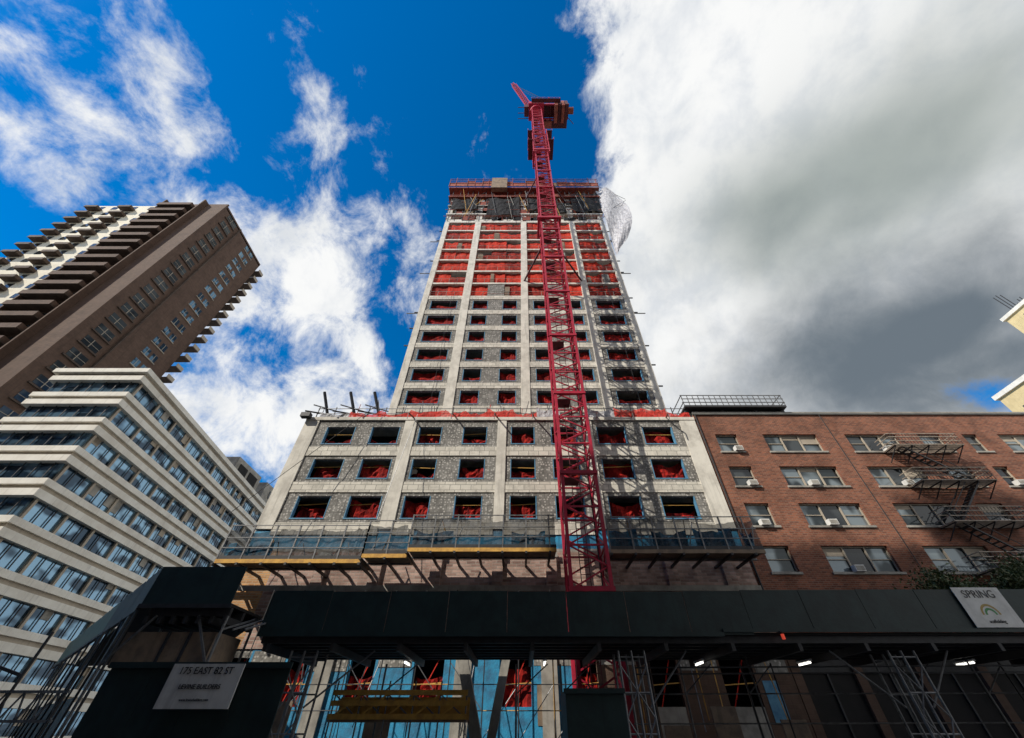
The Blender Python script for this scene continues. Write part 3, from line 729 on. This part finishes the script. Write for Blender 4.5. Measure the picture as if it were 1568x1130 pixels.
f.beam((-19.5,16,.9),(-14.5,16,.9),.07,'steel'); f.beam((-19.5,16,.2),(-14.5,16,.2),.07,'steel')
for x in (-19.2,-16.4,-14.6): f.beam((x,16,G),(x,16,2.5),.09,'dsteel',8)
f.beam((-22,16,2.6),(-16.4,16,1.3),.08,'dsteel')
for i in range(2,9):
    p0=a.lerp(e,i/n_); p1=a.lerp(e,(i+1)/n_)
    f.quad([(p0.x+.1,p0.y+.2,G),(p1.x+.1,p1.y+.2,G),(p1.x+.1,p1.y+.2,1.0),(p0.x+.1,p0.y+.2,1.0)],'green')
q.done(); f.done()

# ------------------------------------------------------------ street tree
Tr=group('street_tree'); tk=Part('trunk_and_limbs',Tr); lf=Part('foliage',Tr)
tx,ty=27.2,24.6
tk.beam((tx,ty,G),(tx+.1,ty,4.2),.34,'bark',8,.24)
tips=[]
for i in range(26):
    an=U(0,6.28); q1=Vector((tx+.1,ty,U(3.2,4.5))); q2=q1+Vector((math.cos(an)*U(1,2.8),math.sin(an)*U(.5,1.0),U(.8,1.9))); q3=q2+Vector((math.cos(an)*U(.5,2.2),math.sin(an)*U(.2,.5),U(.4,1.4)))
    tk.beam(q1,q2,.14,'bark',6,.08); tk.beam(q2,q3,.08,'bark',5,.03); tips+=[q2,q3,(q2+q3)/2]
for tp in tips:
    for i in range(230):
        c=tp+Vector((random.gauss(0,.42),random.gauss(0,.34),random.gauss(0,.32)))
        a=Vector((U(-1,1),U(-1,1),U(-1,1))).normalized(); b=a.cross(Vector((U(-1,1),U(-1,1),U(-1,1)))).normalized(); s=U(.06,.11)
        lf.quad([c-a*s,c+b*s*.6,c+a*s,c-b*s*.6],'leaf')
tk.done(); lf.done()

# ------------------------------------------------------------ unseen blocks behind the viewer, added and sized to shade the fronts
def block(name,x0,x1,y1,top,mt):
    g=group(name); a=Part('walls',g); w_=Part('windows',g); a.box(x0,x1,y1-22,y1,G,top,mt)
    a.box(x0-.05,x1+.05,y1-22.3,y1+.3,top,top+.8,'conc2')
    z=2
    while z<top-3:
        x=x0+1.5
        while x<x1-2.5: w_.box(x,x+1.8,y1+.0,y1+.05,z,z+1.7,'glassd'); x+=3.4
        z+=3.1
    a.done(); w_.done()
block('shadow_casting_block',-135,-89,-12,77,'brown')
block('shadow_casting_block',-88,-51,-12,52,'brown')
block('shadow_casting_block',-50.5,-28,-12,65,'brown')
block('shadow_casting_block',-27.5,-12,-12,68.5,'brown')
block('shadow_casting_block',-11.5,30,-12,73,'brown')  # tallest, to darken the right end of the brick house

# ------------------------------------------------------------ sun + sky
A_=math.radians(55); EL=math.radians(40)
Sv=Vector((-math.cos(EL)*math.sin(A_),-math.cos(EL)*math.cos(A_),math.sin(EL)))
sun=bpy.data.lights.new('sun','SUN'); sun.energy=5.0; sun.angle=math.radians(.5); sun.color=(1,.93,.81)
so=bpy.data.objects.new('sun',sun); sc.collection.objects.link(so); so.rotation_euler=Sv.to_track_quat('Z','Y').to_euler(); so.location=(0,-20,150)
wd=bpy.data.worlds.new('World'); sc.world=wd; wd.use_nodes=True; nt=wd.node_tree
bg=nt.nodes['Background']; bg.inputs[1].default_value=.10
sky=N(nt,'ShaderNodeTexSky'); sky.sky_type='NISHITA'; sky.sun_disc=False; sky.sun_elevation=EL; sky.sun_rotation=math.radians(180)+A_
sky.dust_density=.2; sky.ozone_density=4
hs=N(nt,'ShaderNodeHueSaturation'); hs.inputs['Saturation'].default_value=1.45; hs.inputs['Value'].default_value=1.6
nt.links.new(sky.outputs[0],hs.inputs['Color'])
tc=N(nt,'ShaderNodeTexCoord'); sp_=N(nt,'ShaderNodeSeparateXYZ'); nt.links.new(tc.outputs['Generated'],sp_.inputs[0])
zc=math_(nt,'MAXIMUM',sp_.outputs[2],.06)
u=math_(nt,'DIVIDE',sp_.outputs[0],zc); v=math_(nt,'DIVIDE',sp_.outputs[1],zc)
cb=N(nt,'ShaderNodeCombineXYZ'); nt.links.new(u,cb.inputs[0]); nt.links.new(v,cb.inputs[1]); uv=cb.outputs[0]
def blob(u0,v0,ru,rv,rot,amp):
    mp=N(nt,'ShaderNodeMapping'); mp.vector_type='TEXTURE'
    mp.inputs['Location'].default_value=(u0,v0,0); mp.inputs['Rotation'].default_value=(0,0,math.radians(rot)); mp.inputs['Scale'].default_value=(ru,rv,1)
    nt.links.new(uv,mp.inputs['Vector']); ln=N(nt,'ShaderNodeVectorMath',operation='LENGTH'); nt.links.new(mp.outputs[0],ln.inputs[0])
    e=math_(nt,'EXPONENT',math_(nt,'MULTIPLY',math_(nt,'POWER',ln.outputs['Value'],2),-1))
    return math_(nt,'MULTIPLY',e,amp)
def summ(l):
    r=l[0]
    for x in l[1:]: r=math_(nt,'ADD',r,x)
    return r
mpn=N(nt,'ShaderNodeMapping'); mpn.inputs['Scale'].default_value=(1.25,1,1.0); mpn.inputs['Rotation'].default_value=(0,0,.25); mpn.inputs['Location'].default_value=(3.1,1.7,.4); nt.links.new(tc.outputs['Generated'],mpn.inputs['Vector'])
nz=noise(nt,mpn.outputs[0],8.0,9,.66,.25); nl=noise(nt,uv,1.7,3,.5,.2)
left=summ([blob(-.80,.14,.12,.22,10,.42),blob(-1.0,.12,.10,.16,10,.22),blob(-1.18,.31,.16,.12,0,.36),blob(-.45,.20,.055,.17,12,.52),blob(-.66,.72,.28,.34,0,.56),blob(-.84,.60,.14,.14,0,.30),blob(-.30,.50,.10,.13,0,.28),
  blob(-1.3,1.4,.9,.5,0,.60),blob(-.95,.43,.16,.06,0,.35),blob(-.44,.90,.06,.13,0,-.50),blob(-.74,.36,.13,.06,0,-.35),blob(-.62,.15,.05,.2,10,-.3),blob(-1.5,.5,.2,.12,0,-.35),blob(-.2,.05,.3,.3,0,-.35),blob(0,-1.5,2,1,0,.25)])
edge=math_(nt,'SUBTRACT',u,math_(nt,'ADD',.11,math_(nt,'MULTIPLY',v,.30)))
edge=math_(nt,'ADD',edge,math_(nt,'MULTIPLY',math_(nt,'SUBTRACT',nl,.5),.22))
right=math_(nt,'MULTIPLY',ramp(nt,edge,-.12,.16),1.2)
right=math_(nt,'ADD',right,blob(2.15,1.25,.6,.17,15,-.8))
F_=summ([left,right,math_(nt,'MULTIPLY',math_(nt,'SUBTRACT',nz,.5),2.0)])
dens=ramp(nt,F_,.08,.70)
g1=summ([blob(.80,.46,.42,.36,0,.8),blob(1.2,.25,.4,.25,0,.45),math_(nt,'MULTIPLY',math_(nt,'SUBTRACT',nl,.5),1.2)])
g1=ramp(nt,g1,.0,1.05)
g2=ramp(nt,summ([blob(1.50,1.0,.95,.62,10,1.15),math_(nt,'MULTIPLY',math_(nt,'SUBTRACT',nl,.5),.9),math_(nt,'MULTIPLY',math_(nt,'SUBTRACT',nz,.5),.5)]),.1,1.15)
nz2=noise(nt,mpn.outputs[0],9,5,.6,.2)
cc=mix(nt,math_(nt,'MULTIPLY',ramp(nt,nz2,.38,.70),.40),(9.6,9.65,9.6),(4.6,5.3,6.4))
cc=mix(nt,g1,cc,(3.7,4.15,3.95))
cc=mix(nt,g2,cc,(1.5,1.85,2.2))
fin=mix(nt,dens,hs.outputs[0],cc)
nt.links.new(fin,bg.inputs[0])

# ------------------------------------------------------------ camera
cam=bpy.data.cameras.new('camera'); co=bpy.data.objects.new('camera',cam); sc.collection.objects.link(co)
cam.sensor_width=36; cam.lens=36*581/1568; cam.shift_x=-13/1568; cam.clip_end=8000; cam.clip_start=.1
co.location=(0,0,EYE); co.rotation_euler=(math.radians(90+43.6),0,0)
sc.camera=co
